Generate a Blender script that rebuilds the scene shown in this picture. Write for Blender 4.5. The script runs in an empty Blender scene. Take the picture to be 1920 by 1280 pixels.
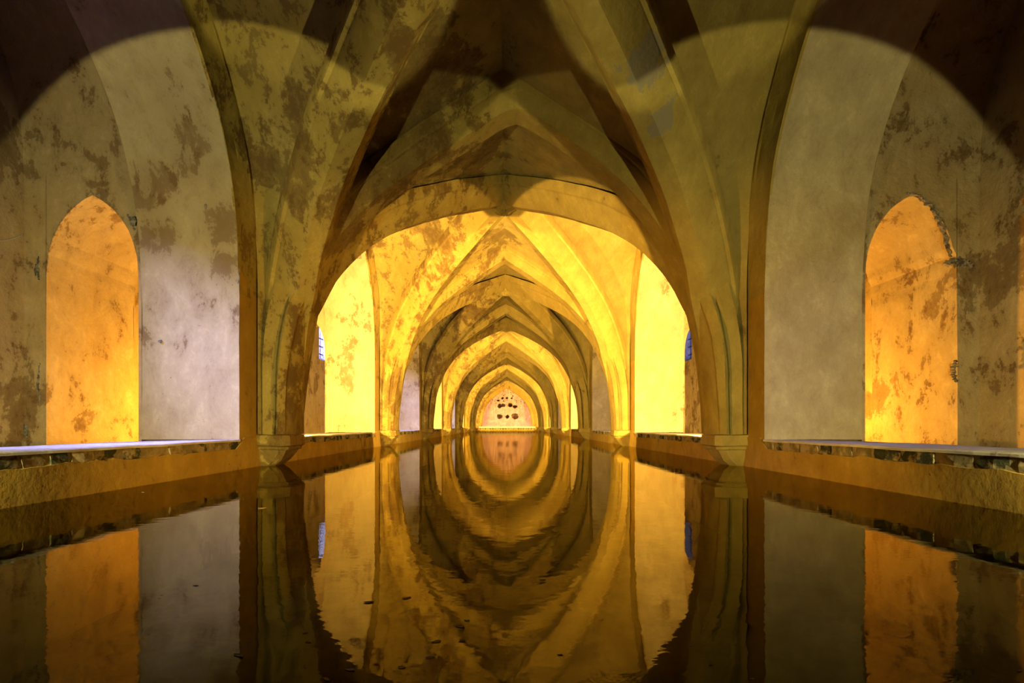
import bpy, bmesh, math, random
from mathutils import Vector, noise, Matrix

# ------------------------------------------------------------------ camera, world, exposure
scene = bpy.context.scene
COL = scene.collection
F_PX = 853.0                       # focal length in pixels of the 1920 wide frame
EYE = 0.42                         # height of the lens above the water
cam_d = bpy.data.cameras.new('camera')
cam_d.sensor_width = 36.0
cam_d.lens = 36.0 * F_PX / 1920.0
cam_d.shift_x = (960 - 952) / 1920.0
cam_d.shift_y = (797 - 640) / 1920.0
cam_d.clip_start = 0.05
cam = bpy.data.objects.new('camera', cam_d)
CAM_X = 0.056
cam.location = (CAM_X, 0.0, EYE)
cam.rotation_euler = (math.radians(90), 0, 0)
COL.objects.link(cam)
scene.camera = cam

vs = scene.view_settings
vs.view_transform = 'Standard'
vs.look = 'None'
vs.gamma = 1.0
vs.use_curve_mapping = False
vs.exposure = 0.0
scene.cycles.max_bounces = 7
scene.cycles.diffuse_bounces = 3
scene.cycles.sample_clamp_indirect = 6.0
scene.cycles.use_adaptive_sampling = True
scene.cycles.adaptive_threshold = 0.08
scene.cycles.adaptive_min_samples = 16
scene.cycles.caustics_reflective = False
scene.cycles.caustics_refractive = False

world = bpy.data.worlds.new('daylight_sky')
world.use_nodes = True
world.node_tree.nodes['Background'].inputs[0].default_value = (0.35, 0.45, 1.0, 1)
world.node_tree.nodes['Background'].inputs[1].default_value = 0.9
scene.world = world

# ------------------------------------------------------------------ plan of the place
P = 4.42            # one bay
Y0 = 0.42           # first pier line in front of the lens
W = 2.5             # half width between the pool walls
XB = 3.43           # back of the arcade wall
XO = 4.55           # outer wall of the side chambers
SILL = 0.285
PH = 0.507          # half width of a pier
BAYS = range(-1, 8)
TOP = 5.3
def yp(k): return Y0 + P * k

# lamps standing on the sills behind each pier; the first bay also has added fill beams
WARM = (1.0, 0.62, 0.15)
PALE = (0.95, 0.86, 0.36)
LAMP_W = {0: 380, 1: 2900, 2: 120, 3: 2600, 4: 110, 5: 2200, 6: 110, 7: 1700}
def add_spot(loc, direction, watts, col, cone, blend, radius):
    l = bpy.data.lights.new('lamp_or_added_beam', 'SPOT')
    l.energy = watts; l.color = col
    l.spot_size = math.radians(cone); l.spot_blend = blend
    l.shadow_soft_size = radius
    o = bpy.data.objects.new('lamp_or_added_beam', l)
    o.location = loc
    o.rotation_euler = Vector(direction).to_track_quat('-Z', 'Y').to_euler()
    COL.objects.link(o)
    return o
for k in range(0, 8):
    for s in (-1, 1):
        warm = k % 2 == 1
        add_spot((s * (2.64 if warm else 2.42), yp(k) + PH + 0.14, 0.37), (-s * 0.02, 1.0, 0.185),
                 LAMP_W[k] * (0.80 if k == 0 and s > 0 else 1.0), WARM if warm else PALE, 82 if not warm else 118, 0.02, 0.025)
        if k == 0:      # added narrow fill beams crossing the pool to brighten the opposite ribs
            az, el = math.radians(57), math.radians(39)
            add_spot((s * 2.42, yp(k) + PH + 0.14, 0.34), (-s * math.sin(az) * math.cos(el), math.cos(az) * math.cos(el), math.sin(el)),
                     540, PALE, 18.5, 0.25, 0.025)
            az, el = math.radians(31), math.radians(16.5)    # added amber beam through the next arch to brighten the ribs beyond
            add_spot((s * 2.42, yp(k) + PH + 0.12, 0.34), (-s * math.sin(az) * math.cos(el), math.cos(az) * math.cos(el), math.sin(el)),
                     2300 if s < 0 else 1000, (1.0, 0.62, 0.15), 27, 0.06, 0.02)
            az = math.radians(45)       # added low amber fill to brighten the opposite pool wall
            add_spot((s * 2.42, yp(k) + PH + 0.10, 0.33), (-s * math.sin(az), math.cos(az), -0.03), 760, (1.0, 0.56, 0.10), 60, 0.6, 0.03)
# amber floods on the chamber floors of the bright bays, turned to the doorways
for k in (1, 3, 5, 7):
    for s in (-1, 1):
        add_spot((s * 3.30, yp(k) + PH + 0.60, 0.45), (s * 0.85, -1.0, 0.45), 420, (1.0, 0.46, 0.045), 125, 0.5, 0.05)
# daylight entering by the small windows of every other side chamber
def add_area(loc, direction, watts, col, sx, sy):
    l = bpy.data.lights.new('window_daylight', 'AREA')
    l.shape = 'RECTANGLE'; l.size = sx; l.size_y = sy
    l.energy = watts; l.color = col
    o = bpy.data.objects.new('window_daylight', l)
    o.location = loc
    o.rotation_euler = Vector(direction).to_track_quat('-Z', 'Y').to_euler()
    COL.objects.link(o)
    return o
SKYLIGHT = (0.40, 0.40, 1.0)
WIN_BAYS = (0, 2, 4, 6)
for k in WIN_BAYS:
    for s in (-1, 1):
        add_area((s * 6.6, yp(k) + P / 2 - 1.2, 4.45), (-s * 3.65, 2.55, -3.9),
                 5500 if s < 0 else 480, SKYLIGHT, 1.6, 1.6)
END_Y = yp(8)
for s in (-1, 1):
    add_spot((s * 1.5, END_Y + 0.75, 0.40), (-s * 0.45, 1.0, 0.75), 70, (1.0, 0.80, 0.80), 120, 0.3, 0.05)

# ------------------------------------------------------------------ node helpers
class G:
    def __init__(self, name):
        self.m = bpy.data.materials.new(name)
        self.m.use_nodes = True
        self.nt = self.m.node_tree
        self.nt.nodes.clear()
    def n(self, t, **kw):
        nd = self.nt.nodes.new(t)
        for a, v in kw.items():
            if a.startswith('i_'):
                key = a[2:]
                key = int(key) if key.isdigit() else key.replace('_', ' ')
                if hasattr(v, 'node'):
                    self.nt.links.new(v, nd.inputs[key])
                else:
                    nd.inputs[key].default_value = v
            else:
                setattr(nd, a, v)
        return nd
    def math(self, op, a, b=0.0, c=0.0, clamp=False):
        nd = self.n('ShaderNodeMath', operation=op, use_clamp=clamp)
        for i, v in enumerate((a, b, c)):
            if hasattr(v, 'node'): self.nt.links.new(v, nd.inputs[i])
            else: nd.inputs[i].default_value = v
        return nd.outputs[0]
    def noise(self, vec, scale, detail=6, rough=0.6, dist=0.0):
        nd = self.n('ShaderNodeTexNoise', i_Vector=vec, i_Scale=scale, i_Detail=detail, i_Roughness=rough, i_Distortion=dist)
        return nd.outputs[0]
    def step(self, v, lo, hi):
        nd = self.n('ShaderNodeMapRange', interpolation_type='SMOOTHSTEP')
        for i, x in enumerate((v, lo, hi, 0.0, 1.0)):
            if hasattr(x, 'node'): self.nt.links.new(x, nd.inputs[i])
            else: nd.inputs[i].default_value = x
        return nd.outputs[0]
    def mix(self, f, a, b):
        nd = self.n('ShaderNodeMix', data_type='RGBA')
        for i, v in ((0, f), (6, a), (7, b)):
            if hasattr(v, 'node'): self.nt.links.new(v, nd.inputs[i])
            else: nd.inputs[i].default_value = v if not isinstance(v, tuple) else (v + (1.0,))[:4]
        return nd.outputs[2]
    def scale(self, vec, s, off=(0, 0, 0)):
        nd = self.n('ShaderNodeMapping', i_Vector=vec)
        nd.inputs['Scale'].default_value = s
        nd.inputs['Location'].default_value = off
        return nd.outputs[0]
    def pos(self):
        return self.n('ShaderNodeNewGeometry').outputs['Position']
    def xyz(self, v):
        nd = self.n('ShaderNodeSeparateXYZ', i_0=v)
        return nd.outputs
    def ball(self, pos, c, r, wob, wamp):
        d = self.n('ShaderNodeVectorMath', operation='DISTANCE', i_0=pos, i_1=c).outputs['Value']
        d = self.math('ADD', d, self.math('MULTIPLY', self.math('SUBTRACT', wob, 0.5), wamp))
        return self.step(d, r, r - 0.02)
    def out(self, col, rough=0.85, height=None, bump=0.3, dist=0.02):
        b = self.n('ShaderNodeBsdfPrincipled')
        for key, v in (('Base Color', col), ('Roughness', rough)):
            if hasattr(v, 'node'): self.nt.links.new(v, b.inputs[key])
            else: b.inputs[key].default_value = (v + (1.0,))[:4] if isinstance(v, tuple) else v
        b.inputs['Specular IOR Level'].default_value = 0.25
        if height is not None:
            bp = self.n('ShaderNodeBump', i_Height=height, i_Strength=bump, i_Distance=dist)
            self.nt.links.new(bp.outputs[0], b.inputs['Normal'])
        o = self.n('ShaderNodeOutputMaterial')
        self.nt.links.new(b.outputs[0], o.inputs[0])
        return self.m

def plaster(name, base, pale, brown, wear_left, wear_right, big=0.75, patches=(), bump=0.35, stains=()):
    """old lime plaster: colour coat, paler places, brown damp stains with hard tide edges, fine flecks"""
    g = G(name)
    p = g.pos()
    left = g.step(g.xyz(p)[0], 0.6, -0.6)
    big_n = g.noise(p, big, 6, 0.6, 0.35)
    mid_n = g.noise(g.scale(p, (1, 1, 0.62)), 4.6, 8, 0.74, 0.25)
    fine = g.noise(p, 26.0, 4, 0.7)
    wear = g.math('ADD', wear_right, g.math('MULTIPLY', left, wear_left - wear_right))
    field = g.math('ADD', g.math('MULTIPLY', big_n, 0.62), g.math('MULTIPLY', mid_n, 0.38))
    thr = g.math('SUBTRACT', 0.635, g.math('MULTIPLY', wear, 0.125))
    m1 = g.step(field, thr, g.math('ADD', thr, 0.012))
    m1s = g.step(field, g.math('SUBTRACT', thr, 0.05), g.math('ADD', thr, 0.10))
    m2f = g.math('ADD', g.math('MULTIPLY', mid_n, 0.75), g.math('MULTIPLY', fine, 0.25))
    t2 = g.math('SUBTRACT', 0.66, g.math('MULTIPLY', wear, 0.145))
    m2 = g.step(m2f, t2, g.math('ADD', t2, 0.03))
    pale_m = g.step(m2f, g.math('SUBTRACT', 0.47, g.math('MULTIPLY', wear, 0.03)), 0.38)
    col = g.mix(g.step(big_n, 0.36, 0.60), base, pale)
    col = g.mix(g.math('MULTIPLY', g.step(mid_n, 0.40, 0.70), 0.35), col, brown)
    col = g.mix(g.math('MULTIPLY', m1s, 0.40), col, brown)
    col = g.mix(g.math('MULTIPLY', m1, 0.50), col, brown)
    col = g.mix(g.math('MULTIPLY', m2, 0.55), col, brown)
    col = g.mix(g.math('MULTIPLY', pale_m, 0.35), col, tuple(min(1, c * 1.35) for c in pale))
    for c, r in stains:
        d = g.n('ShaderNodeVectorMath', operation='DISTANCE', i_0=p, i_1=c).outputs['Value']
        d = g.math('ADD', d, g.math('MULTIPLY', g.math('SUBTRACT', mid_n, 0.5), 0.9))
        col = g.mix(g.math('MULTIPLY', g.step(d, r + 0.12, r - 0.10), 0.40), col, brown)
        col = g.mix(g.math('MULTIPLY', g.step(d, r + 0.01, r - 0.02), 0.45), col, brown)
    dark = tuple(c * 0.35 for c in brown)
    col = g.mix(g.math('MULTIPLY', g.step(fine, 0.70, 0.73), 0.75), col, dark)
    col = g.mix(g.math('MULTIPLY', g.step(fine, 0.262, 0.245), 0.6), col, (0.55, 0.52, 0.46))
    for c, r, amp, pc in patches:
        d = g.n('ShaderNodeVectorMath', operation='DISTANCE', i_0=p, i_1=c).outputs['Value']
        d = g.math('ADD', d, g.math('MULTIPLY', g.math('SUBTRACT', mid_n, 0.5), amp))
        col = g.mix(g.math('MULTIPLY', g.step(d, r, r - 0.015), 0.85), col, pc)
    h = g.math('ADD', g.math('MULTIPLY', g.noise(p, 4.0, 3, 0.6), 0.8), g.math('MULTIPLY', g.noise(p, 26.0, 3, 0.7), 0.35))
    return g.out(col, 0.9, h, bump, 0.035)
def at(px, py, y): return (CAM_X + (px - 952) * y / F_PX, y, EYE + (797 - py) * y / F_PX)
def sc(c, f): return tuple(x * f for x in c)

M_RIB = plaster('ochre_rib_plaster', (0.270, 0.190, 0.038), (0.32, 0.235, 0.060), (0.105, 0.055, 0.013), 1.0, 0.10,
                patches=[((1.10, 3.52, 3.25), 0.17, 0.9, (0.20, 0.165, 0.115)), ((1.34, 3.84, 2.98), 0.13, 0.8, (0.20, 0.165, 0.115))])
M_WEB = plaster('ochre_web_plaster', (0.25, 0.18, 0.042), (0.29, 0.215, 0.062), (0.095, 0.055, 0.016), 0.95, 0.2)
M_FACE = plaster('ochre_wall_plaster', (0.34, 0.205, 0.028), (0.38, 0.245, 0.045), (0.14, 0.065, 0.011), 0.55, 0.2, bump=0.13)
M_JAMB = plaster('beige_jamb_plaster', (0.33, 0.262, 0.148), (0.38, 0.31, 0.19), (0.120, 0.062, 0.020), 0.36, 0.10, big=0.62, bump=0.5,
                 stains=[(at(335, 95, 3.98), 0.13), (at(345, 150, 4.05), 0.15), (at(352, 205, 4.14), 0.15), (at(375, 262, 4.2), 0.16), (at(352, 310, 4.22), 0.12),
                         (at(300, 345, 4.26), 0.15), (at(275, 380, 4.28), 0.15), (at(290, 440, 4.31), 0.16), (at(420, 425, 4.31), 0.17), (at(425, 500, 4.33), 0.12),
                         (at(1625, 110, 4.05), 0.12), (at(1595, 150, 4.10), 0.09)])
M_CHAM = plaster('chamber_plaster', (0.34, 0.245, 0.120), (0.37, 0.285, 0.165), (0.115, 0.060, 0.020), 0.62, 0.75, big=0.9, bump=0.6)

def simple(name, c1, c2, scale, rough=0.85, lo=0.4, hi=0.6, bump=0.4):
    g = G(name); p = g.pos()
    n = g.noise(p, scale, 8, 0.65)
    return g.out(g.mix(g.step(n, lo, hi), c1, c2), rough, n, bump, 0.02)
M_SILL = simple('pale_sill_mortar', (0.50, 0.47, 0.44), (0.62, 0.59, 0.56), 5.0)
M_STONE_D = simple('dark_mossy_brick', (0.035, 0.038, 0.020), (0.26, 0.20, 0.10), 11.0, lo=0.47, hi=0.60)
M_STONE_T = simple('tan_brick', (0.16, 0.13, 0.065), (0.34, 0.26, 0.14), 10.0)
M_STONE_M = simple('mortar_bed', (0.20, 0.16, 0.085), (0.32, 0.25, 0.14), 9.0)
M_BROKEN = simple('broken_masonry', (0.06, 0.05, 0.042), (0.24, 0.19, 0.14), 12.0, bump=1.0)
M_CHIP = simple('grey_chip', (0.06, 0.055, 0.05), (0.22, 0.20, 0.18), 20.0)
M_FLOOR = simple('algae_pool_floor', (0.030, 0.034, 0.008), (0.085, 0.080, 0.016), 2.4, lo=0.3, hi=0.7)
M_AISLE = simple('aisle_floor', (0.28, 0.22, 0.15), (0.36, 0.29, 0.21), 3.0)
M_LEAF_D = simple('dark_wet_leaf', (0.05, 0.035, 0.012), (0.12, 0.085, 0.03), 60.0, 0.4)
M_LEAF_P = simple('pale_dry_leaf', (0.22, 0.15, 0.055), (0.32, 0.23, 0.11), 60.0, 0.6)
M_IRON = simple('dark_iron', (0.03, 0.03, 0.03), (0.06, 0.055, 0.05), 20.0, 0.5)
M_REVEAL = simple('bare_stone_reveal', (0.035, 0.035, 0.04), (0.07, 0.068, 0.075), 9.0)
M_CABLE = simple('pale_cable', (0.35, 0.30, 0.25), (0.42, 0.37, 0.3), 20.0, 0.5)

def acrylic():
    g = G('clear_acrylic')
    t = g.n('ShaderNodeBsdfTransparent'); t.inputs[0].default_value = (0.80, 0.80, 0.90, 1)
    gl = g.n('ShaderNodeBsdfGlossy'); gl.inputs['Roughness'].default_value = 0.12
    mx = g.n('ShaderNodeMixShader', i_0=0.14)
    g.nt.links.new(t.outputs[0], mx.inputs[1]); g.nt.links.new(gl.outputs[0], mx.inputs[2])
    o = g.n('ShaderNodeOutputMaterial'); g.nt.links.new(mx.outputs[0], o.inputs[0])
    return g.m
M_ACRYLIC = acrylic()

def water():
    g = G('still_dark_water')
    p = g.pos()
    n1 = g.noise(g.scale(p, (5, 9, 1)), 1.0, 2, 0.5)
    n2 = g.noise(g.scale(p, (22, 40, 1)), 1.0, 2, 0.5)
    h = g.math('ADD', g.math('MULTIPLY', n1, 1.0), g.math('MULTIPLY', n2, 0.22))
    bp = g.n('ShaderNodeBump', i_Height=h, i_Strength=0.065, i_Distance=0.01)
    fr = g.n('ShaderNodeFresnel', i_IOR=1.36)
    g.nt.links.new(bp.outputs[0], fr.inputs['Normal'])
    gl = g.n('ShaderNodeBsdfGlossy'); gl.inputs['Roughness'].default_value = 0.012
    gl.inputs['Color'].default_value = (0.86, 0.78, 0.46, 1)
    g.nt.links.new(bp.outputs[0], gl.inputs['Normal'])
    t = g.n('ShaderNodeBsdfTransparent'); t.inputs[0].default_value = (0.50, 0.50, 0.26, 1)
    mx = g.n('ShaderNodeMixShader', i_0=fr.outputs[0])
    g.nt.links.new(t.outputs[0], mx.inputs[1]); g.nt.links.new(gl.outputs[0], mx.inputs[2])
    o = g.n('ShaderNodeOutputMaterial'); g.nt.links.new(mx.outputs[0], o.inputs[0])
    return g.m
M_WATER = water()

def end_plaster():
    g = G('pink_end_wall'); p = g.pos()
    n = g.noise(p, 3.0, 9, 0.7); n2 = g.noise(g.scale(p, (4, 1, 0.4), (2, 0, 0)), 1.5, 6, 0.6)
    n3 = g.noise(p, 7.0, 8, 0.7)
    col = g.mix(g.step(n, 0.4, 0.62), (0.52, 0.32, 0.22), (0.66, 0.44, 0.32))
    col = g.mix(g.math('MULTIPLY', g.step(n2, 0.58, 0.66), 0.7), col, (0.75, 0.62, 0.48))
    z = g.xyz(p)[2]
    up = g.math('MULTIPLY', g.step(z, 1.3, 2.4), 0.10)
    col = g.mix(g.step(n3, g.math('SUBTRACT', 0.66, up), g.math('SUBTRACT', 0.69, up)), col, (0.12, 0.07, 0.05))
    return g.out(col, 0.9, n3, 0.8, 0.06)
M_END = end_plaster()

# ------------------------------------------------------------------ object helpers
def mesh(name, verts, faces, smooth=False):
    me = bpy.data.meshes.new(name)
    me.from_pydata([tuple(v) for v in verts], [], faces)
    bm = bmesh.new(); bm.from_mesh(me)
    bmesh.ops.remove_doubles(bm, verts=bm.verts, dist=1e-5)
    bmesh.ops.recalc_face_normals(bm, faces=bm.faces)
    bm.to_mesh(me); bm.free()
    if smooth:
        me.polygons.foreach_set('use_smooth', [True] * len(me.polygons))
        me.set_sharp_from_angle(angle=math.radians(22))
    me.update()
    return me
def obj(name, me, mat=None, parent=None, loc=(0, 0, 0)):
    if mat and not me.materials: me.materials.append(mat)
    o = bpy.data.objects.new(name, me)
    o.location = loc
    COL.objects.link(o)
    if parent: o.parent = parent
    return o
def empty(name, loc=(0, 0, 0)):
    o = bpy.data.objects.new(name, None); o.location = loc
    o.empty_display_size = 0.1
    COL.objects.link(o); return o
def tag(o, label, cat=None, group=None, kind=None):
    o['label'] = label
    if cat: o['category'] = cat
    if group: o['group'] = group
    if kind: o['kind'] = kind
    return o

class MB:
    def __init__(self): self.v = []; self.f = []
    def grid(self, rows):
        """rows: equally long lists of points"""
        b = len(self.v); m = len(rows[0])
        for r in rows: self.v.extend(r)
        for i in range(len(rows) - 1):
            for j in range(m - 1):
                a = b + i * m + j
                self.f.append((a, a + 1, a + m + 1, a + m))
    def poly(self, pts):
        b = len(self.v); self.v.extend(pts); self.f.append(tuple(range(b, b + len(pts))))
    def box(self, x0, x1, y0, y1, z0, z1):
        b = len(self.v)
        self.v += [(x, y, z) for x in (x0, x1) for y in (y0, y1) for z in (z0, z1)]
        self.f += [tuple(b + i for i in q) for q in ((0, 1, 3, 2), (4, 6, 7, 5), (0, 4, 5, 1), (2, 3, 7, 6), (0, 2, 6, 4), (1, 5, 7, 3))]
    def mesh(self, name, smooth=False): return mesh(name, self.v, self.f, smooth)

def crom(pts, n):
    """smooth resample of a 2D polyline, n+1 points, even arc length"""
    ext = [tuple(2 * a - b for a, b in zip(pts[0], pts[1]))] + list(pts) + [tuple(2 * a - b for a, b in zip(pts[-1], pts[-2]))]
    dense = []
    for i in range(1, len(ext) - 2):
        p0, p1, p2, p3 = ext[i - 1:i + 3]
        for q in range(12):
            t = q / 12
            dense.append(tuple(0.5 * (2 * b + (c - a) * t + (2 * a - 5 * b + 4 * c - d) * t * t + (3 * b - a - 3 * c + d) * t ** 3)
                               for a, b, c, d in zip(p0, p1, p2, p3)))
    dense.append(tuple(pts[-1]))
    L = [0]
    for a, b in zip(dense, dense[1:]): L.append(L[-1] + math.dist(a, b))
    out = []; j = 0
    for i in range(n + 1):
        s = L[-1] * i / n
        while j < len(L) - 2 and L[j + 1] < s: j += 1
        t = (s - L[j]) / max(1e-9, L[j + 1] - L[j])
        out.append(tuple(a + (b - a) * t for a, b in zip(dense[j], dense[j + 1])))
    return out
def normals2(pts, inside):
    """unit normals pointing away from the point 'inside'"""
    res = []
    for i in range(len(pts)):
        a = pts[max(0, i - 1)]; b = pts[min(len(pts) - 1, i + 1)]
        t = (b[0] - a[0], b[1] - a[1]); l = math.hypot(*t) or 1
        n = (t[1] / l, -t[0] / l)
        c = (pts[i][0] - inside[0], pts[i][1] - inside[1])
        if n[0] * c[0] + n[1] * c[1] < 0: n = (-n[0], -n[1])
        res.append(n)
    return res
def smooth01(t): t = max(0.0, min(1.0, t)); return t * t * (3 - 2 * t)
def interp(xs, ys, x):
    if x <= xs[0]: return ys[0]
    for a, b, c, d in zip(xs, xs[1:], ys, ys[1:]):
        if x <= b: return c + (d - c) * (x - a) / max(1e-9, b - a)
    return ys[-1]
def wob(p, amp, sc):
    q = Vector(p) * sc
    return amp * noise.noise(q)

# half profile of the arches, from the corbel to the crown: (half span, height over the eye)
HALF = [(2.21, -0.10), (2.20, 0.20), (2.18, 0.50), (2.14, 0.80), (2.09, 1.05), (2.02, 1.27), (1.92, 1.55), (1.82, 1.75),
        (1.70, 1.95), (1.57, 2.12), (1.35, 2.36), (1.12, 2.555), (0.85, 2.765), (0.58, 2.95), (0.29, 3.14), (0.0, 3.33)]
HALF = [(x, z + EYE) for x, z in HALF]
NA = 36
ARCH = crom(HALF, NA)
SP = HALF[0][1]

# pointed head of the openings towards the side chambers: (distance from the jamb, height)
OPEN_H = [(0, 1.25), (0.03, 1.75), (0.11, 2.22), (0.24, 2.60), (0.42, 2.93), (0.60, 3.17), (0.82, 3.40), (1.1, 3.62), (1.4, 3.79), (P / 2 - PH, 3.92)]
OPEN_H = [(a, z + EYE) for a, z in OPEN_H]
CHAM_H = [(0, 2.35), (0.03, 2.85), (0.12, 3.25), (0.34, 3.73), (0.75, 4.15), (1.25, 4.42), (P / 2 - PH, 4.55)]
CHAM_H = [(a, z + EYE) for a, z in CHAM_H]
def bay_curve(prof, n, z0):
    """closed list of (y local, z) from the near jamb foot over the crown to the far jamb foot"""
    half = crom(prof, n)
    nj = 6
    foot = [(0, z0 + (half[0][1] - z0) * i / nj) for i in range(nj)]
    half = foot + half
    near = [(PH + a, z) for a, z in half]
    far = [(P - PH - a, z) for a, z in reversed(half[:-1])]
    return near + far

# ------------------------------------------------------------------ ribs and vault
SEC_T = [(0.13, 0.0), (0.142, 0.008), (0.222, 0.120), (0.226, 0.138), (0.246, 0.148), (0.256, 0.170), (0.256, 0.30)]
SEC_D = [(0.085, 0.0), (0.10, 0.012), (0.235, 0.20), (0.242, 0.222), (0.27, 0.24), (0.28, 0.27), (0.28, 0.36)]
WEB_N = 0.30

def section(sec): return [(-b, n) for b, n in reversed(sec)] + sec

def transverse_mesh():
    mb = MB()
    pts = ARCH
    nor = normals2(pts, (0, EYE))
    # mitre at the crown
    last = nor[-1]
    nor[-1] = (0.0, 1.0 / max(0.5, last[1]))
    rows = []
    full = [(x, z, nx, nz) for (x, z), (nx, nz) in zip(pts, nor)]
    full = full + [(-x, z, -nx, nz) for x, z, nx, nz in reversed(full[:-1])]
    S = section(SEC_T)
    for x, z, nx, nz in full:
        t = smooth01((z - SP) / 1.6)
        sb = 0.80 + 0.20 * t; sn = 0.80 + 0.20 * t
        row = []
        for b, n in S:
            q = [x + nx * n * sn, b * sb, z + nz * n * sn]
            w = wob(q, 0.010, 2.3) + wob(q, 0.005, 7)
            q[0] += nx * w; q[2] += nz * w; q[1] += wob((q[2], q[0], 3), 0.008, 3)
            row.append(tuple(q))
        rows.append(row)
    mb.grid(rows)
    return mb.mesh('transverse_arch', True)

R2 = math.sqrt(2)
DIAG = [(x * R2, z + 0.07 * smooth01((z - SP) / 3.3)) for x, z in ARCH]
DNOR = normals2(DIAG, (0, EYE))
DNOR[-1] = (0.0, 1.0)
def diag_mesh(sx, sy, seed):
    """half rib in bay space: foot at (sx*2.21, y 0 or P), crown at the bay centre"""
    mb = MB(); rows = []
    h = Vector((sx, sy, 0)).normalized()        # outwards from the bay centre
    bdir = Vector((-h.y, h.x, 0))
    c = Vector((0, P / 2, 0))
    S = section(SEC_D)
    for (r, z), (nr, nz) in zip(DIAG, DNOR):
        t = smooth01((z - SP) / 1.5)
        sb = 0.55 + 0.45 * t; sn = 0.62 + 0.38 * t
        row = []
        for b, n in S:
            q = c + h * (r + nr * n * sn) + bdir * (b * sb) + Vector((0, 0, z + nz * n * sn))
            w = wob(q + Vector((seed, 0, 0)), 0.012, 2.1) + wob(q, 0.005, 7)
            q += h * (nr * w) + Vector((0, 0, nz * w)) + bdir * wob(q + Vector((9, seed, 0)), 0.008, 2.7)
            row.append(tuple(q))
        rows.append(row)
    mb.grid(rows)
    return mb.mesh('diagonal_rib', True)

OPEN_HALF = crom(OPEN_H, 26)
ONOR = normals2([(-a, z) for a, z in OPEN_HALF], (-(P / 2 - PH), 1.5 + EYE))
F_OFF = 0.29
F_CURVE = [(max(-0.28, a - n[0] * F_OFF * -1 if False else a + (-n[0]) * F_OFF), z + n[1] * F_OFF) for (a, z), n in zip(OPEN_HALF, ONOR)]
F_CURVE[-1] = (P / 2 - PH, OPEN_HALF[-1][1] + F_OFF)
FZ = [z for a, z in F_CURVE]; FA = [a for a, z in F_CURVE]

def web_mesh():
    mb = MB()
    tn = normals2(ARCH, (0, EYE)); tn[-1] = (0, 1.05)
    zt = DIAG[-1][1] + WEB_N
    z0 = SP
    NV = 10
    for sx in (-1, 1):
        for sy in (-1, 1):
            ypier = 0.0 if sy < 0 else P
            c = P / 2
            long_rows, lat_rows = [], []
            for i in range(NA + 1):
                t = smooth01((ARCH[i][1] - SP) / 1.6)
                e = WEB_N * (0.72 + 0.28 * t)
                T = Vector((ARCH[i][0] + tn[i][0] * e * 0.64, ypier, ARCH[i][1] + tn[i][1] * e * 0.64))
                r = DIAG[i][0] + DNOR[i][0] * e; z = DIAG[i][1] + DNOR[i][1] * e
                D = Vector((r / R2, c + sy * r / R2, z))
                D.x = min(D.x, W)
                if sy < 0: D.y = max(D.y, 0.0)
                else: D.y = min(D.y, P)
                zf = z0 + (z - z0) * (FZ[-1] - z0) / (zt - z0)
                a = interp(FZ, FA, zf)
                yl = PH + a
                if i == NA: yl = c
                Fp = Vector((W - 0.02, yl if sy < 0 else P - yl, zf))
                row = []
                for j in range(NV + 1):
                    v = j / NV
                    q = T.lerp(D, v)
                    q.z += 0.05 * math.sin(math.pi * v) * smooth01((z - 2.0) / 1.5)
                    q.z += wob((q.x, q.y + 7, q.z), 0.015, 1.6)
                    row.append((sx * q.x, q.y, q.z))
                long_rows.append(row)
                row = []
                for j in range(NV + 1):
                    v = j / NV
                    q = D.lerp(Fp, v)
                    q.z += 0.04 * math.sin(math.pi * v) * smooth01((z - 2.0) / 1.5)
                    row.append((sx * q.x, q.y, q.z))
                lat_rows.append(row)
            mb.grid(long_rows); mb.grid(lat_rows)
    return mb.mesh('vault_web', True)

SEC_F = [(0.0, -0.02), (0.0, 0.006), (0.13, 0.020), (0.15, 0.030), (0.23, 0.042), (0.25, 0.052), (0.36, 0.055)]
def wall_rib_mesh(s):
    mb = MB(); rows = []
    half = list(zip(OPEN_HALF, ONOR))
    for (a, z), (n0, n1) in half:
        t = smooth01((z - EYE - 1.3) / 1.3)
        row = []
        for n, p in SEC_F:
            w = wob((a, z, n * 5 + s), 0.006, 4)
            row.append((s * (W - p * t - 0.001 + w), PH + a - n0 * n, z + n1 * n))
        rows.append(row)
    far = [[(x, P - y, z) for x, y, z in r] for r in reversed(rows[:-1])]
    lastr = rows[-1]
    rows[-1] = [(x, P / 2, z) for x, y, z in lastr]
    mb.grid(rows + far)
    return mb.mesh('wall_rib', True)

def boss_mesh():
    mb = MB()
    zc = DIAG[-1][1]
    cx, cy = 0.0, P / 2
    # disc with a hollowed rim
    prof = [(0.0, -0.145), (0.04, -0.142), (0.055, -0.118), (0.11, -0.098), (0.155, -0.070), (0.185, -0.030), (0.195, 0.02), (0.195, 0.14)]
    n = 24
    mb.grid([[(cx + r * math.cos(2 * math.pi * i / n), cy + r * math.sin(2 * math.pi * i / n), zc + z) for i in range(n + 1)] for r, z in prof])
    # petals
    for q in range(8):
        a = 2 * math.pi * q / 8
        rows = []
        for u in range(6):
            r = 0.05 + 0.12 * u / 5
            w = 0.034 * math.sin(math.pi * (0.15 + 0.8 * u / 5))
            row = []
            for v in (-1, -0.5, 0, 0.5, 1):
                x = r * math.cos(a) - v * w * math.sin(a); y = r * math.sin(a) + v * w * math.cos(a)
                row.append((cx + x, cy + y, zc - 0.120 + 0.55 * (r - 0.05) - 0.026 * (1 - v * v)))
            rows.append(row)
        mb.grid(rows)
    return mb.mesh('boss', True)

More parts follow.
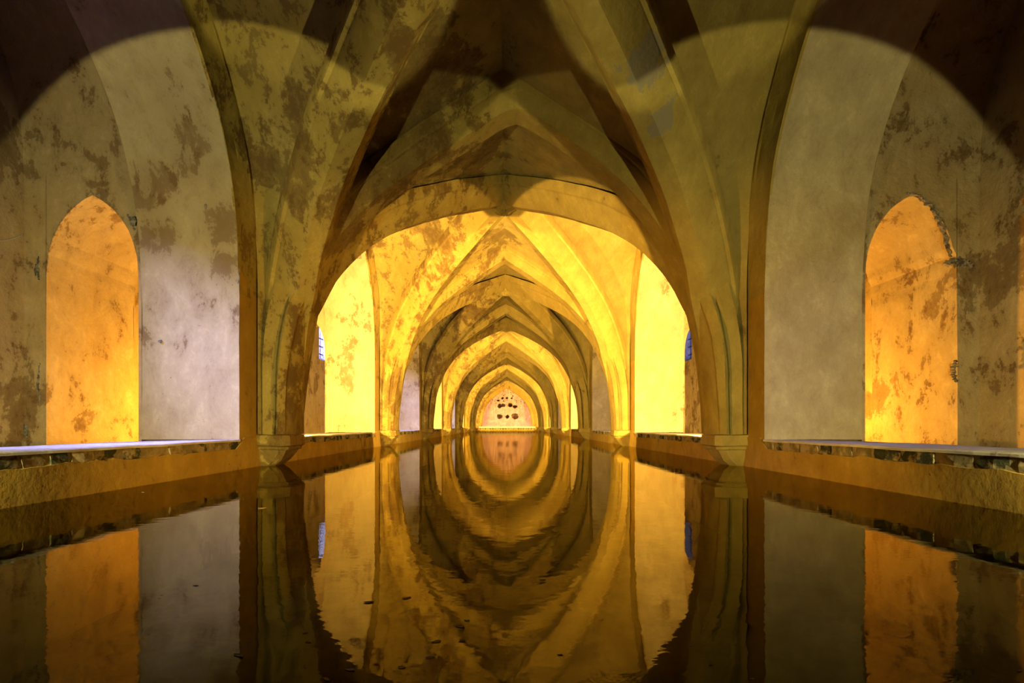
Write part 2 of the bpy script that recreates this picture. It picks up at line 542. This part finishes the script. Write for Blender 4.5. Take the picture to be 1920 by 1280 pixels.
ceiling = empty('ceiling', (0, 0, 0))
tag(ceiling, 'ribbed pointed vault of ochre plaster above the pool', 'ceiling', kind='structure')
ME_T = transverse_mesh()
ME_W = web_mesh()
ME_D = {(sx, sy): diag_mesh(sx, sy, sx * 3 + sy * 7) for sx in (-1, 1) for sy in (-1, 1)}
ME_F = {s: wall_rib_mesh(s) for s in (-1, 1)}
ME_B = boss_mesh()
ME_T1 = ME_T.copy()                    # the nearest arch leans: its crown sits right of the middle
for v in ME_T1.vertices:
    v.co.x += 0.15 * smooth01((v.co.z - 2.2) / 1.5)
    v.co.z -= 0.05 * max(0.0, 1 - abs(v.co.x - 0.15) / 0.22) ** 2
for k in range(-1, 9):
    obj('transverse_arch', ME_T1 if k == 1 else ME_T, M_RIB, ceiling, (0, yp(k), 0))
for k in BAYS:
    w = obj('vault_web', ME_W, M_WEB, ceiling, (0, yp(k), 0))
    for key, me in ME_D.items(): obj('diagonal_rib', me, M_RIB, w)
    for s, me in ME_F.items(): obj('wall_rib', me, M_RIB, w)
    b = obj('boss', ME_B, M_RIB, w)

# ------------------------------------------------------------------ arcade walls
OPEN_BAY = bay_curve(OPEN_H, 26, SILL)
CHAM_BAY = bay_curve(CHAM_H, 18, SILL - 0.10)
Y_NEAR, Y_FAR = yp(-1), yp(8)

def arcade(s):
    front = MB()
    for k in BAYS:
        y0 = yp(k)
        # face of the wall above and beside the opening
        for ya, yb in ((0, PH), (P - PH, P)):
            front.grid([[(s * W, y0 + y, z) for z in (SILL, 0.8, 1.4, 2, 2.6, 3.2, 4.0, TOP)] for y in (ya, (ya + yb) / 2, yb)])
        pts = OPEN_BAY
        front.grid([[(s * W, y0 + y, z), (s * W, y0 + y, TOP)] for y, z in pts])
    # pool side below the sill, slightly set back behind its plaster coat
    n = 200
    front.grid([[(s * (W + 0.012), Y_NEAR + (Y_FAR - Y_NEAR) * i / n, z) for z in (-0.85, 0.1, SILL - 0.004)] for i in range(n + 1)])
    return front.mesh('wall_face')
def bed_mesh(s):
    m = MB(); n = 60
    m.grid([[(s * (W + 0.004 + wob((y, z * 8, s), 0.008, 12)), y, z) for z in (SILL - 0.13, SILL - 0.1, SILL - 0.06, SILL - 0.03, SILL - 0.006)]
            for y in [PH + (P - 2 * PH) * i / n for i in range(n + 1)]])
    return m.mesh('mortar_bed', True)

def soffit(s, k):
    """the lining of one opening: jambs, pointed head and the step up to the chamber behind"""
    mb = MB(); y0 = yp(k)
    xs = [W + (XB - W) * i / 6 for i in range(7)]
    rows = []
    for y, z in OPEN_BAY:
        row = []
        for x in xs:
            d = wob((s * x * 1.0, y0 + y, z), 0.012, 1.7) + wob((s * x, y0 + y + 40, z), 0.004, 6)
            row.append((s * x, y0 + y + (d if y < P / 2 else -d) * (1 if 0.02 < abs(y - P / 2) else 0), z))
        rows.append(row)
    mb.grid(rows)
    # back face between this head and the higher chamber vault
    rows = []
    for y, z in OPEN_BAY:
        zc = interp_cham(y)
        rows.append([(s * XB, y0 + y, z), (s * XB, y0 + y, max(z, zc) + 0.3)])
    mb.grid(rows)
    return mb.mesh('jamb_lining', True)
CH_HALF = crom(CHAM_H, 18)
def interp_cham(y):
    a = min(y, P - y) - PH
    return interp([q[0] for q in CH_HALF], [q[1] for q in CH_HALF], a) if a > 1e-4 else CH_HALF[0][1]

def sill_mesh(s):
    mb = MB(); n = 40
    rows = []
    for i in range(n + 1):
        y = PH + (P - 2 * PH) * i / n
        row = []
        for x, z in ((W - 0.012, SILL - 0.02), (W - 0.014, SILL - 0.006), (W - 0.004, SILL), (W + 0.3, SILL - 0.004), (XB, SILL - 0.014), (XB, SILL - 0.2)):
            e = wob((y * 1.0, s * 5, 1), 0.014, 9) + wob((y, s * 5, 4), 0.007, 25) if x < W else 0
            row.append((s * (x + e), y, z + (wob((y, x, s), 0.006, 3))))
        rows.append(row)
    mb.grid(rows)
    return mb.mesh('sill', True)

def skirt_mesh(s, k):
    """plaster coat of the pool side with a ragged upper edge where the bricks are bare"""
    mb = MB(); n = 70
    rows = []; y0 = yp(k)
    for i in range(n + 1):
        y = P * i / n
        ins = smooth01((y - PH + 0.03) / 0.06) * smooth01((P - PH + 0.03 - y) / 0.06)
        zt = SILL - 0.085 * ins + ins * (wob((y0 + y, s * 3, 0), 0.020, 4) + wob((y0 + y, s * 3, 8), 0.016, 13))
        if ins < 0.01: zt = SILL + 0.02
        row = [(s * (W + 0.012), y0 + y, zt - 0.002)]
        for q in range(7):
            t = q / 6
            z = zt - 0.004 + (-0.85 - zt) * t ** 1.5
            row.append((s * (W - 0.012 + wob((y0 + y, z * 2, s), 0.008, 2.2)), y0 + y, z))
        rows.append(row)
    mb.grid(rows)
    return mb.mesh('plaster_coat', True)

def stone_mesh(seed):
    """one rough brick end, unit sized, origin at its back lower corner"""
    rnd = random.Random(seed)
    bm = bmesh.new()
    bmesh.ops.create_cube(bm, size=1.0)
    bmesh.ops.subdivide_edges(bm, edges=bm.edges[:], cuts=1, use_grid_fill=True)
    for v in bm.verts:
        for a in range(3):
            v.co[a] += rnd.uniform(-0.07, 0.07)
        r = v.co.length
        if r > 0.75: v.co *= 0.75 / r * 1.0 + (r - 0.75) * 0.4
    me = bpy.data.meshes.new('brick')
    bm.to_mesh(me); bm.free()
    return me
STONES = {}
for mname, mat in (('d', M_STONE_D), ('t', M_STONE_T)):
    STONES[mname] = [stone_mesh(ord(mname) + q) for q in range(5)]
    for me in STONES[mname]: me.materials.append(mat)

def corbel_mesh(s):
    mb = MB()
    lev = [(0.36, 0.245, 0.150), (0.325, 0.285, 0.175), (0.318, 0.318, 0.215), (0.215, 0.325, 0.222), (0.208, 0.318, 0.214), (0.200, 0.300, 0.20),
           (0.172, 0.292, 0.195), (0.165, 0.265, 0.182), (0.12, 0.245, 0.178), (0.06, 0.20, 0.165), (0.01, 0.14, 0.145), (-0.04, 0.08, 0.12), (-0.2, 0.03, 0.08)]
    rows = []
    for z, pr, hw in lev:
        c = min(0.05, hw * 0.35)
        ring = [(0.03, -hw), (-pr * 0.5, -hw), (-(pr - c), -hw), (-pr, -(hw - c)), (-pr, 0), (-pr, hw - c), (-(pr - c), hw), (-pr * 0.5, hw), (0.03, hw)]
        rows.append([(s * (W + x + wob((x, y, z + s), 0.012, 8)), y + wob((y, z, x + 3 * s), 0.012, 8), z + wob((x * 2, y * 2, z), 0.010, 6)) for x, y in ring])
    mb.grid(rows)
    mb.poly(rows[0])
    return mb.mesh('corbel', True)

rnd = random.Random(5)
for s, side in ((-1, 'left'), (1, 'right')):
    wall = obj('wall_' + side, arcade(s), M_FACE)
    tag(wall, 'arcade wall with tall pointed openings along the %s edge of the pool' % side, 'wall', kind='structure')
    me_sill = sill_mesh(s)
    me_corb = corbel_mesh(s)
    me_bed = bed_mesh(s)
    for k in range(0, 9):
        obj('corbel', me_corb, M_RIB, wall, (0, yp(k), 0))
    for k in BAYS:
        obj('jamb_lining', soffit(s, k), M_JAMB, wall)
        obj('sill', me_sill, M_SILL, wall, (0, yp(k), 0))
        obj('plaster_coat', skirt_mesh(s, k), M_FACE, wall)
        if k < 0: continue
        obj('mortar_bed', me_bed, M_STONE_M, wall, (0, yp(k), 0))
        y = yp(k) + PH + 0.01; yend = yp(k + 1) - PH - 0.01
        last_dark = False
        while y < yend - 0.06:
            ln = min(rnd.uniform(0.10, 0.27), yend - y)
            kind = 't' if (last_dark and rnd.random() < 0.75) else ('d' if rnd.random() < 0.75 else 't')
            last_dark = kind == 'd'
            hgt = rnd.uniform(0.072, 0.105)
            o = obj('brick', STONES[kind][rnd.randrange(5)], None, wall)
            o.scale = (0.075, ln * 0.97, hgt)
            o.location = (s * (W + 0.034 + rnd.uniform(-0.004, 0.008)), y + ln / 2, SILL - 0.014 - hgt / 2)
            o.rotation_euler = (0, 0, rnd.uniform(-0.02, 0.02))
            y += ln + rnd.uniform(0.008, 0.025)

# ------------------------------------------------------------------ side chambers: cross walls with doorways, vaults, outer walls
DX0, DX1 = XB + 0.03, 4.34
DOOR = []
dm = (DX0 + DX1) / 2
dh = [(0, 1.38), (0.02, 1.62), (0.10, 1.86), (0.22, 2.03), (0.34, 2.135), ((DX1 - DX0) / 2, 2.19)]
dh = crom([(a, z + EYE) for a, z in dh], 12)
ZF = SILL - 0.12
DOOR = [(DX0, ZF), (DX0, 1.0)] + [(DX0 + a, z) for a, z in dh] + [(DX1 - a, z) for a, z in reversed(dh[:-1])] + [(DX1, 1.0), (DX1, ZF)]
ZD = CHAM_H[0][1]

def cross_wall(s, k):
    """solid between two chambers: both faces with a pointed doorway, and the passage through"""
    mb = MB(); yc = yp(k)
    rr = random.Random(k * 7 + s)
    ragged = lambda x, z: (x + wob((z * 2, k, s * 3), 0.014, 6) * (1 if x > dm else 0), z + wob((x * 2, k + 5, s), 0.010, 6))
    for f in (-1, 1):
        y = yc + f * PH
        door = [ragged(x, z) if z > ZF else (x, z) for x, z in DOOR]
        mb.grid([[(s * XB, y, z), (s * door[0][0], y, z)] for z in (ZF, ZD)])
        mb.grid([[(s * door[-1][0], y, z), (s * XO, y, z)] for z in (ZF, 1.0, 1.8, ZD)])
        mb.grid([[(s * x, y, z), (s * x, y, ZD)] for x, z in door[1:-1]])
        mb.poly([(s * door[0][0], y, ZF), (s * door[1][0], y, door[1][1]), (s * door[1][0], y, ZD), (s * door[0][0], y, ZD)])
        mb.poly([(s * door[-1][0], y, ZF), (s * door[-2][0], y, door[-2][1]), (s * door[-2][0], y, ZD), (s * door[-1][0], y, ZD)])
    rows = []
    for i in range(9):
        y = yc - PH + 2 * PH * i / 8
        rows.append([(s * (ragged(x, z)[0] if z > ZF else x), y, (ragged(x, z)[1] if z > ZF else z)) for x, z in DOOR])
    mb.grid(rows)
    return mb.mesh('cross_wall')

def chamber_vault(s, k):
    mb = MB(); y0 = yp(k)
    xs = [XB, XB + 0.3, XB + 0.7, XO]
    curve = [(y, z) for y, z in CHAM_BAY if z >= ZD - 1e-6]
    mb.grid([[(s * x, y0 + y, z) for x in xs] for y, z in curve])
    return mb.mesh('chamber_vault', True)

WY, WZ0, WZ1 = 0.36, 1.62 + EYE, 2.42 + EYE
def outer_wall(s):
    mb = MB()
    for k in BAYS:
        y0 = yp(k)
        a, b = y0 + PH - 0.02, y0 + P - PH + 0.02
        if k in WIN_BAYS:
            c = y0 + P / 2
            mb.grid([[(s * XO, y, z) for y in (a, c - WY)] for z in (ZF, 1.0, WZ0, WZ1, TOP)])
            mb.grid([[(s * XO, y, z) for y in (c + WY, b)] for z in (ZF, 1.0, WZ0, WZ1, TOP)])
            mb.grid([[(s * XO, y, z) for y in (c - WY, c + WY)] for z in (ZF, 1.0, WZ0)])
            mb.grid([[(s * XO, y, z) for y in (c - WY, c + WY)] for z in (WZ1, TOP)])
        else:
            mb.grid([[(s * XO, y, z) for y in (a, (a + b) / 2, b)] for z in (ZF, 1.0, 2.0, 3.0, TOP)])
    return mb.mesh('wall_outer')

ORD = {-1: 'behind', 0: 'first', 1: 'second', 2: 'third', 3: 'fourth', 4: 'fifth', 5: 'sixth', 6: 'seventh', 7: 'eighth', 8: 'ninth'}
cross_objs = {}
win_n = 0
for s, side in ((-1, 'left'), (1, 'right')):
    ow = obj('wall_outer_' + side, outer_wall(s), M_CHAM)
    tag(ow, 'outer chamber wall with damp stains along the far %s side' % side, 'wall', kind='structure')
    for k in range(-1, 9):
        c = obj('wall_cross_' + side, cross_wall(s, k), M_CHAM)
        tag(c, ('cross wall with pointed doorway, number %d counted away from the viewer, %s side' % (k + 1, side)) if k >= 0 else 'cross wall closing the %s side chamber behind the viewer' % side, 'wall', kind='structure')
        cross_objs[(s, k)] = c
    for k in BAYS:
        obj('chamber_vault', chamber_vault(s, k), M_CHAM, cross_objs[(s, k)])
    for k in WIN_BAYS:
        win_n += 1
        c = yp(k) + P / 2
        w = empty('window_%d' % win_n, (s * (XO + 0.2), c, WZ0))
        tag(w, 'small barred window high in the outer %s wall of side chamber %d' % (side, k + 1), 'window', kind='structure')
        ring = [(-WY, 0), (WY, 0), (WY, WZ1 - WZ0), (-WY, WZ1 - WZ0), (-WY, 0)]
        m = MB(); m.grid([[(-s * 0.2, y, z), (s * 0.05, y * 1.45, z + (0.12 if z == 0 else 0.25)), (s * 0.3, y * 1.9, z + (0.25 if z == 0 else 0.5))] for y, z in ring])
        obj('reveal', m.mesh('reveal'), M_REVEAL, w)
        for q in range(3):
            m = MB(); y = -WY + 2 * WY * (q + 1) / 4
            m.box(-0.012, 0.012, y - 0.012, y + 0.012, 0, WZ1 - WZ0)
            obj('bar', m.mesh('bar'), M_IRON, w)
        for q in range(3):
            m = MB(); z = (WZ1 - WZ0) * (q + 1) / 4
            m.box(-0.010, 0.010, -WY, WY, z - 0.01, z + 0.01)
            obj('bar', m.mesh('bar'), M_IRON, w)

# ------------------------------------------------------------------ floors, light-blocking slab, ends
m = MB(); m.grid([[(x, y, -0.8 + wob((x, y, 0), 0.05, 1.5)) for x in (-W - 0.02, -1.5, -0.5, 0.5, 1.5, W + 0.02)] for y in [Y_NEAR - 0.1 + i * 0.8 for i in range(52)]])
tag(obj('floor', m.mesh('floor', True), M_FLOOR), 'dark green algae covered bottom of the pool', 'floor', kind='structure')
for s, side in ((-1, 'left'), (1, 'right')):
    m = MB(); m.grid([[(s * x, y, ZF) for x in (XB - 0.02, XO + 0.02)] for y in (Y_NEAR - PH, Y_FAR + PH)])
    tag(obj('floor_chamber_' + side, m.mesh('floor'), M_AISLE), 'tan floor of the side chambers beyond the %s sill' % side, 'floor', kind='structure')
m = MB(); m.box(-XO - 0.9, XO + 0.9, Y_NEAR - 0.6, Y_FAR + 4.0, TOP - 0.02, TOP + 0.2)  # unseen slab, added so no sky light leaks in over the vault
tag(obj('light_stop_slab', m.mesh('light_stop_slab'), M_WEB), 'unseen slab added above the vault to keep out sky light', 'ceiling', kind='structure')
m = MB(); m.box(-XO - 0.1, XO + 0.1, Y_NEAR - PH - 0.3, Y_NEAR - 0.3, -0.9, TOP)
tag(obj('wall_back', m.mesh('wall_back'), M_FACE), 'plain ochre wall closing the hall behind the viewer', 'wall', kind='structure')

# far end: thick pointed arch, ledge, alcove with a pitted wall
EA = [(1.98 * x / 2.21 if True else x, SILL + (z - SP) * (2.95 + EYE - SILL) / (HALF[-1][1] - SP)) for x, z in ARCH]
EFULL = EA + [(-x, z) for x, z in reversed(EA[:-1])]
m = MB()
ye0, ye1 = END_Y + 0.05, END_Y + 0.45
for y in (ye0,):
    m.grid([[(x, y, z), (x * 1.0, y, TOP)] for x, z in EFULL])
    for sx in (-1, 1):
        m.grid([[(sx * 1.98, y, z), (sx * (W + 0.02), y, z)] for z in (0.0, TOP)])
m.grid([[(x, ye0, z), (x, ye1, z)] for x, z in EFULL])
m.grid([[(x, ye1, z), (x * 1.0, ye1, TOP)] for x, z in EFULL])
we = obj('wall_end', m.mesh('wall_end'), M_FACE)
tag(we, 'ochre end wall pierced by a pointed arch at the far end of the pool', 'wall', kind='structure')
m = MB(); m.box(-W, W, END_Y - 0.15, ye1 + 2.4, -0.8, SILL - 0.06)
obj('ledge', m.mesh('ledge'), M_FACE, we)
m = MB(); m.box(-W + 0.02, W - 0.02, END_Y - 0.19, END_Y + 0.1, SILL - 0.06, SILL + 0.03)
obj('ledge_coping', m.mesh('ledge_coping'), M_SILL, we)
me_tile = MB(); me_tile.box(-0.07, 0.07, -0.012, 0.012, -0.045, 0.045); me_tile = me_tile.mesh('tile')
for i in range(22):
    o = obj('ledge_tile', me_tile, M_STONE_D, we, (-2.1 + 0.2 * i, END_Y - 0.155, SILL - 0.14))
# alcove shell
m = MB()
rows = []
for y in (ye1 - 0.02, ye1 + 0.9, ye1 + 2.1):
    rows.append([(2.3, y, 0.0)] + [(x * 1.16, y, z * 1.06) for x, z in EFULL] + [(-2.3, y, 0.0)])
m.grid(rows)
wa = obj('wall_alcove', m.mesh('wall_alcove', True), M_END)
tag(wa, 'pinkish vault lining of the alcove behind the far end arch', 'wall', kind='structure')
HOLES = [(-0.62, 1.15 , 0.17), (0.02, 1.15, 0.12), (0.66, 1.17, 0.20), (-0.62, 2.05, 0.15), (-0.32, 2.10, 0.12), (0.26, 2.12, 0.14), (0.68, 2.0, 0.12),
         (-0.75, 2.5, 0.07), (0.0, 2.72, 0.07), (0.4, 2.7, 0.06), (-0.4, 2.7, 0.07)]
def end_wall_mesh():
    mb = MB(); rows = []
    yb = ye1 + 2.0
    nx, nz = 150, 110
    for i in range(nx + 1):
        row = []
        x = -2.5 + 5.0 * i / nx
        for j in range(nz + 1):
            z = 0.0 + 4.0 * j / nz
            d = wob((x, 0, z), 0.05, 1.8) + wob((x, 4, z), 0.03, 6)
            for hx, hz, hr in HOLES:
                hx *= 1.0; q = math.hypot((x - hx) * 0.85, z - hz) + wob((x, hx, z), 0.05, 7)
                d += 1.3 * smooth01((hr * 1.15 - q) / 0.03)
            row.append((x, yb + d, z))
        rows.append(row)
    mb.grid(rows)
    return mb.mesh('wall_end_pitted', False)
tag(obj('wall_alcove_back', end_wall_mesh(), M_END), 'rough pink wall with two rows of dark holes at the very end', 'wall', kind='structure')

# ------------------------------------------------------------------ water
m = MB(); m.grid([[(x, y, 0.0) for x in (-W + 0.004, 0, W - 0.004)] for y in (Y_NEAR - 0.2, 0, 10, 20, END_Y - 0.12)])
tag(obj('pool_water', m.mesh('pool_water'), M_WATER), 'still dark water mirroring the lit arches', 'water', kind='stuff')

# ------------------------------------------------------------------ small things
def on_water(px, py):
    y = EYE * F_PX / (py - 797); return (CAM_X + (px - 952) * y / F_PX, y)
def leaf_mesh(seed, round_):
    r = random.Random(seed); mb = MB(); rows = []
    n = 8
    for i in range(n + 1):
        t = i / n
        wdt = (0.5 if round_ else 0.33) * math.sin(math.pi * (0.04 + 0.94 * t)) ** 0.8
        rows.append([((t - 0.5), v * wdt * 0.5 + 0.08 * math.sin(3 * t + seed), 0.10 * v * v + 0.16 * (t - 0.5) ** 2 * 2 + r.uniform(-0.01, 0.01)) for v in (-1, -0.5, 0, 0.5, 1)])
    mb.grid(rows)
    top = list(rows)
    mb.grid([[(x, y, z - 0.05) for x, y, z in row] for row in top])
    edge = [row[0] for row in top] + [row[-1] for row in reversed(top)] + [top[0][0]]
    mb.grid([[p, (p[0], p[1], p[2] - 0.05)] for p in edge])
    return mb.mesh('floating_leaf', True)
LEAF = {(c, q): leaf_mesh(q + (10 if c == 'd' else 0), c == 'd') for c in 'dp' for q in range(3)}
LEAVES = [
    (692, 1129, 'd', 20, 'dark leaf floating where the bright yellow jamb is mirrored, beside the dark rib stripe'),
    (763, 1121, 'd', 18, 'dark leaf floating alone at the upper end of the mirrored left rib'),
    (863, 1175, 'd', 19, 'dark rounded leaf, the larger of a close pair left of the mirrored crown'),
    (876, 1163, 'd', 12, 'small dark leaf just above the larger leaf of a close pair'),
    (818, 1203, 'd', 18, 'dark leaf floating below the close pair, on the mirrored left rib'),
    (806, 1233, 'd', 17, 'dark leaf under the one on the mirrored left rib, near the bottom edge'),
    (754, 1251, 'd', 17, 'dark leaf lowest and leftmost along the mirrored left rib'),
    (866, 1202, 'd', 12, 'small dark leaf right of the mirrored left rib, over the dark water'),
    (656, 1256, 'd', 22, 'dark leaf at the lower tip of the mirrored yellow jamb, left'),
    (1050, 1228, 'p', 12, 'pale fleck of leaf alone on the dark water, right of the middle'),
    (612, 1274, 'p', 20, 'pale curled leaf at the bottom edge, left of the yellow reflection'),
    (573, 1187, 'p', 12, 'pale leaf sliver, upper one of two left of the yellow reflection'),
    (578, 1205, 'p', 12, 'pale leaf sliver, lower one of two left of the yellow reflection'),
    (572, 1251, 'p', 9, 'tiny pale leaf speck under the two slivers by the yellow reflection'),
    (492, 953, 'p', 16, 'pale leaf floating just off the near left corbel'),
    (447, 1230, 'p', 26, 'large pale curled leaf on the dark water, lower left'),
    (367, 1098, 'p', 13, 'pale leaf on the mirrored grey jamb, left'),
    (268, 923, 'p', 9, 'tiny pale leaf by the left pool edge below the bricks'),
    (1333, 1247, 'p', 10, 'tiny pale leaf on the dark water right of the right yellow reflection'),
    (1410, 1273, 'p', 9, 'tiny pale leaf at the bottom edge, right half'),
    (1897, 958, 'p', 11, 'pale leaf against the right pool edge at the picture border'),
    (1913, 1258, 'p', 16, 'pale bluish leaf in the lower right corner'),
    (1295, 1210, 'p', 8, 'tiny pale leaf at the rim of the right yellow reflection'),
]
for i, (px, py, c, size, lab) in enumerate(LEAVES):
    x, y = on_water(px, py)
    o = obj('floating_leaf', LEAF[(c, i % 3)], M_LEAF_D if c == 'd' else M_LEAF_P)
    sz = size * 0.95 * y / F_PX
    o.scale = (sz, sz, sz * 0.45)
    o.location = (x, y, 0.0005)
    o.rotation_euler = (0, 0, rnd.uniform(-0.5, 0.5))
    tag(o, lab, 'leaf', 'leaves floating on the pool')

# clear plates screwed to the arch linings
def plate(loc, rot, sx, sz, label):
    r = empty('glass_plate', loc); r.rotation_euler = rot
    m = MB(); m.box(-sx / 2, sx / 2, -0.004, 0.004, -sz / 2, sz / 2)
    obj('pane', m.mesh('pane'), M_ACRYLIC, r)
    m = MB(); m.box(-sx / 2 - 0.012, -sx / 2 + 0.01, -0.012, 0.03, -0.02, 0.02)
    obj('clip', m.mesh('clip'), M_IRON, r)
    tag(r, label, 'plate', 'clear plates fixed to the openings')
plate((3.36, 3.80, EYE + 3.28), (0.3, 0.15, 0.15), 0.13, 0.13, 'small clear plate fixed high on the right opening head')
plate((-2.62, 8.05, EYE + 3.0), (0.4, 0, 0), 0.17, 0.11, 'small clear plate fixed to the bright yellow left opening')

# loose cable on the outer wall, left
def tube(name, pts, r, mat):
    mb = MB(); rows = []
    for i, p in enumerate(pts):
        p = Vector(p); t = (Vector(pts[min(i + 1, len(pts) - 1)]) - Vector(pts[max(i - 1, 0)])).normalized()
        a = t.orthogonal().normalized(); b = t.cross(a)
        rows.append([tuple(p + a * r * math.cos(q * math.pi / 3) + b * r * math.sin(q * math.pi / 3)) for q in range(7)])
    mb.grid(rows)
    return obj(name, mb.mesh(name, True), mat)
c = tube('cable', [(-XO + 0.02, 3.7 + 0.6 * t, EYE + 1.80 - 0.16 * math.sin(math.pi * t)) for t in [i / 14 for i in range(15)]], 0.006, M_CABLE)
tag(c, 'thin loose cable sagging across the outer wall, far left', 'cable')

# chips and holes in the plaster of the two near linings, and the broken rim of the right doorway
def blob(name, loc, size, seed, mat, parent):
    bm = bmesh.new(); bmesh.ops.create_icosphere(bm, subdivisions=2, radius=0.5)
    for v in bm.verts:
        v.co *= 1 + 0.95 * noise.noise(v.co * 3.0 + Vector((seed, 0, 0)))
    me = bpy.data.meshes.new(name); bm.to_mesh(me); bm.free()
    o = obj(name, me, mat, parent, loc); o.scale = size
    return o
wl, wr = bpy.data.objects['wall_left'], bpy.data.objects['wall_right']
for i, (px, py, y, sx, sz) in enumerate([(447, 518, 4.33, 0.035, 0.12), (387, 357, 4.25, 0.03, 0.05), (385, 384, 4.26, 0.02, 0.06), (403, 453, 4.31, 0.03, 0.03),
                                         (68, 505, 4.33, 0.04, 0.10), (250, 415, 4.30, 0.05, 0.07), (45, 808, 4.33, 0.09, 0.10), (300, 640, 4.33, 0.03, 0.03)]):
    blob('plaster_chip', at(px, py, y), (sx * 1.1, 0.012, sz * 1.1), i * 3.7, M_CHIP, wl)
cr = cross_objs[(1, 1)]
def ragged_strip(name, line, width, y, seed, parent, mat=M_BROKEN, thick=0.03):
    """rough bared masonry along a line on the cross wall (line and width in metres in the wall plane)"""
    mb = MB(); rows = []; pts = crom(line, 40)
    nor = normals2(pts, (line[0][0] - 3, line[0][1] - 3))
    for i, (p, n) in enumerate(zip(pts, nor)):
        e = math.sin(math.pi * (i + 0.5) / 41) ** 0.4
        w = width * e * (0.75 + 0.9 * noise.noise((i * 0.33, seed, 0)))
        o = 0.35 * width * noise.noise((i * 0.41, seed + 5, 0))
        row = []
        for j in range(6):
            t = j / 5 - 0.5
            d = thick * (0.55 + 0.8 * noise.noise((i * 0.5, j * 0.9, seed))) * (0 if j in (0, 5) else 1)
            row.append((p[0] + n[0] * (t * w + o), y - d, p[1] + n[1] * (t * w + o)))
        rows.append(row)
    mb.grid(rows)
    return obj(name, mb.mesh(name), mat, parent)
def wp(px, py, y=4.33): q = at(px, py, y); return (q[0], q[2])
ragged_strip('broken_edge', [wp(1700, 362), wp(1728, 371), wp(1750, 392), wp(1764, 420), wp(1774, 450), wp(1782, 482)], 0.065, 4.335, 1, cr)
ragged_strip('broken_edge', [wp(1770, 496), wp(1790, 490), wp(1806, 491), wp(1824, 500)], 0.10, 4.335, 2, cr)
ragged_strip('broken_edge', [wp(1792, 675), wp(1788, 690), wp(1789, 706), wp(1794, 716)], 0.06, 4.335, 3, cr)

cl = cross_objs[(-1, 1)]
ragged_strip('broken_edge', [wp(72, 480), wp(70, 500), wp(73, 525)], 0.035, 4.335, 6, cl, M_CHIP, 0.012)
ragged_strip('broken_edge', [wp(74, 680), wp(71, 720), wp(75, 760)], 0.030, 4.335, 7, cl, M_CHIP, 0.012)
ragged_strip('broken_edge', [wp(238, 402), wp(246, 414), wp(252, 432)], 0.04, 4.335, 8, cl, M_CHIP, 0.014)
